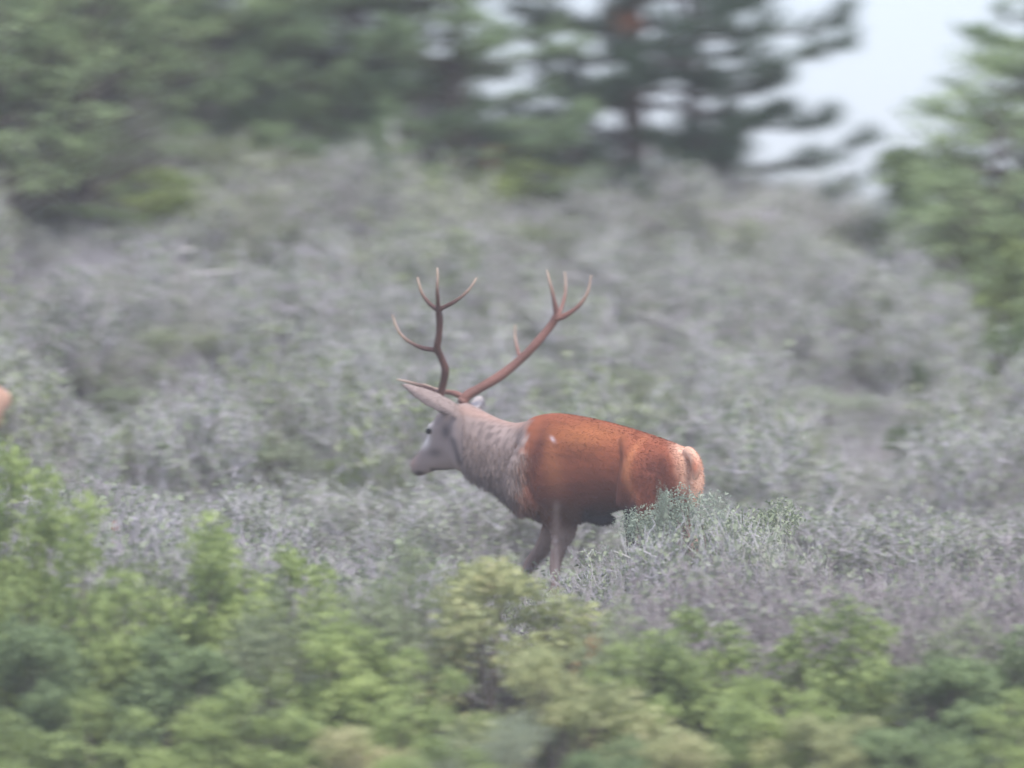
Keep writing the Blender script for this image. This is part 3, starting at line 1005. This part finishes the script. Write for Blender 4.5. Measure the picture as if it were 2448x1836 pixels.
# forelegs
forefeet = []
nl = L(.07)
f1 = np.array(P(1338, 1480, .12)) + nl
f1[2] = float(hill(f1[0], f1[1])) + .03
limb(mb, [np.array(P(1335, 1120, .16)) + L(.12), np.array(P(1352, 1205, .14)) + L(.11), np.array(P(1366, 1258, .13)) + L(.08), np.array(P(1356, 1300, .13)) + nl, np.array(P(1346, 1345, .13)) + nl,
          np.array(P(1345, 1390, .12)) + nl, np.array(P(1343, 1440, .12)) + nl, f1 + [0, 0, .05], f1], [.11, .11, .088, .052, .037, .029, .024, .027, .022])
forefeet.append(f1)
f2 = np.array(P(1205, 1460, .42))
f2[2] = float(hill(f2[0], f2[1])) + .03
limb(mb, [np.array(P(1320, 1140, .22)) - L(.08), np.array(P(1325, 1215, .24)) - L(.08), np.array(P(1305, 1265, .27)) - L(.07), np.array(P(1282, 1305, .32)) - L(.07), np.array(P(1250, 1345, .37)) - L(.07),
          np.array(P(1232, 1390, .38)) - L(.04), f2 + [.02, 0, .07], f2], [.10, .10, .075, .050, .037, .028, .027, .022])
forefeet.append(f2)
# dark sheath under the belly
limb(mb, [P(1385, 1205, .0), P(1420, 1232, -.05), P(1455, 1242, -.12), P(1472, 1244, -.15)], [.05, .05, .032, .015])
body_me = fuse(mb, 'body', M['coat'], .0085, 14)


def uv_of(p):
    s = (D + p[:, 1]) / D
    return 1224 + p[:, 0] / (K * s), 918 - (p[:, 2] - ZC) / (K * s)


RUST = np.array([.255, .074, .034]); RUST_D = np.array([.115, .034, .024]); NECK = np.array([.29, .22, .195]); NECK_D = np.array([.09, .065, .06])
PALE = np.array([.70, .43, .31]); BLACK = np.array([.022, .018, .022]); LEG = np.array([.29, .205, .175]); DKB = np.array([.10, .046, .030])


def coat_col(p):
    u, v = uv_of(p)
    n1 = vnoise(p, 13, 1)[:, None]; n2 = vnoise(p * [1, 1, .6], 42, 2)[:, None]; n3 = vnoise(p * [1, 1, .35], 60, 3)[:, None]
    n4 = vnoise(p @ np.array([[.766, -.6, -.2], [.64, .77, 0], [.15, -.1, 1.]]).T * np.array([.18, 1, 1]), 95, 8)[:, None]
    c = RUST * (1 + .20 * n1 + .07 * n2 + .09 * n4)

    def mix(c, tgt, f):
        f = np.clip(f, 0, 1)
        if f.ndim == 1:
            f = f[:, None]
        return c * (1 - f) + tgt * f
    # lower flank darkened and back highlight painted in as shading; haunch patch darker
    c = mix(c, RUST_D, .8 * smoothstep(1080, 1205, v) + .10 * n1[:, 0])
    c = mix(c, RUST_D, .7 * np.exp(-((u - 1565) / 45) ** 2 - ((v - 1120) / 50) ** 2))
    c = mix(c, np.array([.48, .17, .06]), .55 * np.exp(-((u - 1400) / 90) ** 2 - ((v - 1040) / 30) ** 2))
    c = mix(c, np.array([.45, .17, .075]), .8 * np.exp(-((u - 1497 - ((v - 1130) / 60.) ** 2 * 22) / 11) ** 2 - ((v - 1110) / 70) ** 2))
    c = mix(c, np.array([.45, .17, .07]), .45 * np.exp(-((u - 1318 - (v - 1110) * .22) / 26) ** 2 - ((v - 1110) / 70) ** 2))
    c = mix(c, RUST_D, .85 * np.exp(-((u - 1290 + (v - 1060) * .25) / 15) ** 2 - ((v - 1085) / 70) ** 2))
    # pale rump
    c = mix(c, PALE, smoothstep(1598, 1640, u - .25 * (v - 1100) + 4 * n2[:, 0]) * smoothstep(1300, 1200, v) * .95)
    c = mix(c, np.array([.42, .15, .085]), .95 * np.exp(-((u - 1661) / 13) ** 2 - ((v - 1116) / 22) ** 2))
    c = mix(c, LEG, smoothstep(1240, 1290, v) * (u > 1500))
    # belly
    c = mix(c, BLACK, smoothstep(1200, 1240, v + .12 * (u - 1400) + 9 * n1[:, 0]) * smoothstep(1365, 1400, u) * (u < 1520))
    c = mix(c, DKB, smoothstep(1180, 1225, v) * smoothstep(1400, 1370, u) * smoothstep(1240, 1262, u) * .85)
    # legs
    c = mix(c, LEG, smoothstep(1245, 1285, v) * (u < 1400))
    c = mix(c, LEG * 1.15, .8 * np.exp(-((u - 1330) / 9) ** 2) * smoothstep(1185, 1215, v))
    # mantle edge: long pale-tipped fringe down the shoulder front
    c = mix(c, np.array([.30, .18, .13]), .5 * smoothstep(1275, 1245, u + 8 * n3[:, 0]) * smoothstep(1040, 1100, v))
    nk = smoothstep(1268, 1238, u + .16 * (v - 1080) + 7 * n3[:, 0] + 5 * n2[:, 0])
    nk = nk * (v < 1262)
    neck = NECK * (1 + .08 * n2) * (1 + .12 * n1)
    dark = np.clip(vnoise(p * [1, 1, .5], 105, 5) * .9 + .25, 0, 1) * smoothstep(1110, 1140, u)
    neck = mix(neck, NECK_D, .55 * dark)
    neck = mix(neck, NECK_D * 1.1, .5 * smoothstep(1105, 1180, v - .45 * (u - 1120)) * smoothstep(1110, 1130, u))
    neck = mix(neck, np.array([.36, .22, .17]), .6 * np.exp(-((v - (985 + .25 * (u - 1130))) / 14) ** 2) * smoothstep(1085, 1110, u))
    c = mix(c, neck, nk)
    # face
    face = smoothstep(1100, 1085, u) * (v > 985)
    c = mix(c, np.array([.30, .235, .22]), .8 * face)
    c = mix(c, np.array([.80, .72, .68]), .95 * np.exp(-((u - (1022 - (v - 1020) * .16)) / 11) ** 2) * smoothstep(994, 1006, v) * smoothstep(1085, 1055, v))
    c = mix(c, np.array([.07, .055, .055]), .85 * np.exp(-((u - 1066) / 12) ** 2 - ((v - 1032) / 18) ** 2))
    c = mix(c, np.array([.08, .06, .06]), .7 * np.exp(-((u - 1040) / 18) ** 2 - ((v - 1082) / 12) ** 2))
    c = mix(c, np.array([.07, .055, .055]), .85 * np.exp(-((u - (1082 + (v - 1050) * .3)) / 8) ** 2) * smoothstep(1035, 1055, v) * smoothstep(1130, 1100, v))
    c = mix(c, np.array([.08, .06, .06]), .85 * smoothstep(1114, 1124, v - .05 * (u - 1040)) * (u > 1028) * (u < 1092))
    c = mix(c, np.array([.40, .24, .19]), .55 * np.exp(-((u - 984) / 10) ** 2 - ((v - 1104) / 14) ** 2))
    c = mix(c, np.array([.03, .022, .022]), .95 * np.exp(-((u - 1001) / 12) ** 2 - ((v - 1131) / 6) ** 2))
    # ears: near ear grey brown with pale upper rim, far ear pale
    ear_n = (u < 1085) & (v < 992) & (p[:, 1] < .62)
    c = np.where(ear_n[:, None], mix(np.tile(np.array([.19, .15, .14]), (len(p), 1)), np.array([.34, .265, .24]), smoothstep(4, -10, v - (900 + (u - 948) * .56) - 14)), c)
    far = (u > 1126) & (u < 1165) & (v < 985) & (p[:, 1] > .66)
    c = np.where(far[:, None], np.array([.50, .44, .42]), c)
    # old scar on the shoulder
    c = mix(c, np.array([.62, .5, .5]), .8 * np.exp(-((u - 1320 - (v - 1048) * .5) / 5) ** 2 - ((v - 1050) / 7) ** 2))
    return np.clip(c, .004, 1)


def get_np(me):
    n = len(me.vertices)
    co = np.zeros(n * 3); me.vertices.foreach_get('co', co)
    no = np.zeros(n * 3); me.vertices.foreach_get('normal', no)
    return co.reshape(-1, 3), no.reshape(-1, 3)


def paint(me, col):
    a = me.color_attributes.new('coat', 'FLOAT_COLOR', 'POINT')
    a.data.foreach_set('color', np.concatenate([col, np.ones((len(col), 1))], 1).ravel())


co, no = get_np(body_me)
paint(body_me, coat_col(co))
root = P(1430, 1480, 0); root.z = float(hill(root.x, 0))
stag = link('stag', None, label='red deer stag with branching antlers, grey neck, rust-red body and pale rump', category='deer')
stag.location = root


def child(name, me, parent, **kw):
    o = link(name, me, parent, **kw)
    o.matrix_parent_inverse = Matrix.Translation(-Vector(parent.location))
    return o


child('body', body_me, stag)
# fur
r3 = np.random.default_rng(99)
tris = []
me = body_me
me.calc_loop_triangles()
lt = np.zeros(len(me.loop_triangles) * 3, np.int32); me.loop_triangles.foreach_get('vertices', lt); lt = lt.reshape(-1, 3)
NF = 90000
sel = r3.integers(0, len(lt), NF)
bc = r3.dirichlet([1, 1, 1], NF)
pp = (co[lt[sel]] * bc[:, :, None]).sum(1); nn_ = (no[lt[sel]] * bc[:, :, None]).sum(1)
uu, vv = uv_of(pp)
keep = ~((uu > 1310) & (r3.random(NF) < .30)) & ~((uu < 1086) & (vv > 1000) & (r3.random(NF) < .3))
pp, nn_, uu, vv = pp[keep], nn_[keep], uu[keep], vv[keep]
back = np.array([math.cos(PHI), -math.sin(PHI), -.25])
isneck = smoothstep(1270, 1235, uu) * smoothstep(1095, 1115, uu)
ishead = (uu < 1100)
mant = smoothstep(1300, 1270, uu) * smoothstep(1225, 1245, uu)
length = .018 + .038 * isneck + .012 * mant
length = np.where(ishead, .009, length) * r3.uniform(.6, 1.3, len(pp))
down = np.array([.15, -.05, -1.0])
fx = np.maximum(isneck, mant)[:, None]
dr = back * (1 - fx) + down * fx + nn_ * np.where(ishead, .22, .26)[:, None] + r3.normal(size=pp.shape) * .10
dr = np.where(vv[:, None] > 1240, down + nn_ * .2, dr)
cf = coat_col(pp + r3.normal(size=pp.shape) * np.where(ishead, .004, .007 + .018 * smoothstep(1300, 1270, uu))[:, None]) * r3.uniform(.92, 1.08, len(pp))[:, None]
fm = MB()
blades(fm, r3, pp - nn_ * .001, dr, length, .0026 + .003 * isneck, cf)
child('fur', fm.mesh('fur', M['fur'], False), stag, kind='stuff')
# eyes
for e_ in (eyeL, eyeR):
    em = MB()
    th = np.linspace(0, 2 * math.pi, 14, endpoint=False); ph = np.linspace(.01, math.pi - .01, 9)
    T, Pp = np.meshgrid(th, ph)
    Ve = np.stack([np.sin(Pp) * np.cos(T), np.sin(Pp) * np.sin(T), np.cos(Pp)], -1).reshape(-1, 3) * .0175 + e_
    ii = np.arange(8)[:, None] * 14; jj = np.arange(14)[None]
    em.add(Ve, np.stack([ii + jj, ii + 14 + jj, ii + 14 + (jj + 1) % 14, ii + (jj + 1) % 14], -1).reshape(-1, 4))
    child('eye', em.mesh('eye', M['eye']), stag)
# hooves
for f_ in hindfeet + forefeet:
    for sg in (1, -1):
        hm_ = MB()
        q = f_ + LAT * .018 * sg
        tube(hm_, np.array([q + [.012, -.01, .045], q + [-.004, .004, .01], q + [-.03, .024, -.025]]), [.018, .022, .012], 8)
        child('hoof', hm_.mesh('hoof', M['hoof']), stag)

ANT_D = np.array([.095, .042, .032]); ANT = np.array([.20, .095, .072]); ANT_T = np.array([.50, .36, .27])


def antler(base, segs, tint):
    """segs: list of (points (u,v,Y), r0, r1, is_beam)"""
    am = MB()
    for pts, r0, r1, bm_ in segs:
        p = catmull([P(*q) for q in pts], 6)
        n = len(p)
        f = np.linspace(0, 1, n)
        rad = 1.15 * (r0 + (r1 - r0) * f) * (1 + .05 * np.sin(f * 23 + r0 * 900))
        if bm_:
            col = tint * (1 + .15 * np.sin(f * 19))[:, None]
        else:
            col = tint * (1 - smoothstep(.3, .95, f)[:, None]) + ANT_T * smoothstep(.3, .95, f)[:, None]
        tube(am, p, rad, 10, True, col)
    return am.mesh('antler', M['antler'])


# burr rings sit on the pedicles; the left antler rises towards the camera, the right one sweeps back and away
a1 = [
    ([(1052, 962, .60), (1054, 940, .59), (1062, 905, .56), (1064, 881, .53), (1054, 853, .50), (1045, 832, .47), (1049, 804, .44), (1051, 769, .41), (1048, 734, .38)], .021, .0165, True),
    ([(1052, 957, .60), (1053, 950, .60)], .030, .028, True),
    ([(1050, 943, .60), (1032, 932, .62), (1007, 922, .65), (975, 913, .69), (950, 907, .72)], .017, .004, False),
    ([(1048, 838, .47), (1034, 836, .49), (1007, 831, .52), (975, 815, .55), (955, 795, .56), (944, 772, .56), (938, 752, .56)], .015, .003, False),
    ([(1049, 742, .38), (1029, 728, .40), (1010, 704, .42), (1002, 680, .42), (998, 662, .42)], .014, .003, False),
    ([(1048, 742, .38), (1047, 720, .34), (1045, 690, .31), (1046, 660, .30), (1045, 640, .30)], .013, .003, False),
    ([(1047, 742, .38), (1062, 734, .36), (1089, 720, .33), (1115, 699, .31), (1130, 680, .30), (1139, 664, .30)], .014, .003, False)]
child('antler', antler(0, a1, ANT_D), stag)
a2 = [
    ([(1103, 966, .70), (1118, 945, .70), (1149, 927, .70), (1198, 897, .70), (1248, 856, .70), (1288, 814, .69), (1320, 774, .68), (1334, 748, .67)], .026, .020, True),
    ([(1105, 962, .70), (1110, 956, .70)], .034, .031, True),
    ([(1108, 950, .70), (1086, 940, .73), (1062, 936, .78), (1040, 930, .82), (1012, 918, .86)], .018, .004, False),
    ([(1246, 860, .70), (1240, 846, .74), (1235, 826, .77), (1231, 802, .79), (1232, 776, .79)], .013, .003, False),
    ([(1330, 757, .67), (1328, 735, .65), (1321, 702, .62), (1313, 670, .60), (1307, 645, .60)], .016, .003, False),
    ([(1334, 756, .67), (1344, 730, .71), (1351, 702, .74), (1352, 675, .75), (1350, 650, .75)], .013, .003, False),
    ([(1328, 762, .67), (1348, 756, .66), (1376, 738, .64), (1397, 714, .62), (1408, 688, .61), (1413, 658, .60)], .017, .003, False)]
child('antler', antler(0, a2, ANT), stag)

# ------------------------------------------------------------------ hind at the left edge (mostly outside the frame)
hb = MB()
HY = 2.7
LX = np.array([0, -1, 0.])


def hp(x, zt, zb, w):     # x measured from the rump, towards the left
    X0 = UX(18, HY) - x
    g_ = float(hill(UX(18, HY) - .6, HY))
    return np.array([X0, HY, g_ + zt * .9]), np.array([X0, HY, g_ + zb * .9]), w, LX, 0


loft(hb, [hp(.02, .90, .80, .05), hp(.06, .97, .66, .12), hp(.18, 1.01, .58, .16), hp(.40, 1.01, .57, .18), hp(.65, .99, .53, .20), hp(.90, .99, .50, .19), hp(1.05, .98, .54, .15), hp(1.16, .93, .62, .08)], 4, 20)


def hv(x, z, y=0):
    return np.array([UX(18, HY) - x, HY + y, float(hill(UX(18, HY) - .6, HY)) + z * .9])


limb(hb, [hv(.95, .85), hv(1.2, .98), hv(1.35, 1.18), hv(1.42, 1.30)], [.17, .11, .075, .07])
limb(hb, [hv(1.38, 1.30), hv(1.50, 1.28), hv(1.66, 1.19), hv(1.74, 1.15)], [.07, .068, .042, .028])
for sy in (-1, 1):
    limb(hb, [hv(1.38, 1.34, .05 * sy), hv(1.36, 1.42, .12 * sy), hv(1.34, 1.48, .17 * sy)], [.02, .032, .008])
    limb(hb, [hv(.15, .82, .08 * sy), hv(.22, .66, .09 * sy), hv(.20, .52, .09 * sy), hv(.08, .40, .09 * sy), hv(.10, .18, .09 * sy), hv(.12 + .05 * sy, .0, .09 * sy)], [.10, .085, .05, .028, .02, .02])
    limb(hb, [hv(.95, .80, .08 * sy), hv(.92, .58, .09 * sy), hv(.93, .40, .08 * sy), hv(.94, .18, .08 * sy), hv(.95 - .06 * sy, .0, .08 * sy)], [.08, .06, .03, .02, .02])
limb(hb, [hv(.05, .93), hv(.0, .88), hv(.005, .80)], [.025, .025, .012])
hind_me = fuse(hb, 'body', M['coat'], .014, 5)
hc, hn = get_np(hind_me)
relx = UX(18, HY) - hc[:, 0]; relz = hc[:, 2] - float(hill(UX(18, HY) - .6, HY))
ccol = np.tile(np.array([.135, .075, .052]), (len(hc), 1)) * (1 + .1 * vnoise(hc, 18, 4))[:, None]
fr = (smoothstep(.22, .08, relx) * smoothstep(.92, .82, relz))[:, None]
ccol = ccol * (1 - fr * .7) + PALE * .8 * fr * .7
fl = smoothstep(.5, .4, relz)[:, None]
ccol = ccol * (1 - fl) + LEG * fl
paint(hind_me, np.clip(ccol, 0, 1))
hind = link('hind', None, label='rust-coloured deer at the left edge, only its rump in the picture', category='deer')
hind.location = (UX(18, HY) - .6, HY, float(hill(UX(18, HY) - .6, HY)))
child('body', hind_me, hind)
for sy in (-1, 1):
    em = MB(); e_ = hv(1.50, 1.31, .058 * sy)
    em.add(np.array([[1, 0, 0], [-1, 0, 0], [0, 1, 0], [0, -1, 0], [0, 0, 1], [0, 0, -1]]) * .018 + e_, np.array([[0, 2, 4], [2, 1, 4], [1, 3, 4], [3, 0, 4], [2, 0, 5], [1, 2, 5], [3, 1, 5], [0, 3, 5]]))
    child('eye', em.mesh('eye', M['eye']), hind)

# ------------------------------------------------------------------ thin haze volume added to lift dark tones and lower contrast
hz = bpy.data.materials.new('contrast_haze')
hz.use_nodes = True
tz = hz.node_tree
for n in list(tz.nodes):
    tz.nodes.remove(n)
oz = tz.nodes.new('ShaderNodeOutputMaterial')
vz = tz.nodes.new('ShaderNodeVolumePrincipled')
vz.inputs['Color'].default_value = (.97, .95, .95, 1)
vz.inputs['Density'].default_value = .0012
tz.links.new(vz.outputs[0], oz.inputs['Volume'])
bxm = MB()
bx0, bx1 = np.array([-2600., -420., -18.]), np.array([2600., 3100., 9.])
vv8 = np.array([[x, y, z] for x in (0, 1) for y in (0, 1) for z in (0, 1)]) * (bx1 - bx0) + bx0
bxm.add(vv8, np.array([[0, 1, 3, 2], [4, 6, 7, 5], [0, 4, 5, 1], [2, 3, 7, 6], [0, 2, 6, 4], [1, 5, 7, 3]]))
link('haze', bxm.mesh('haze', hz, False), kind='stuff')
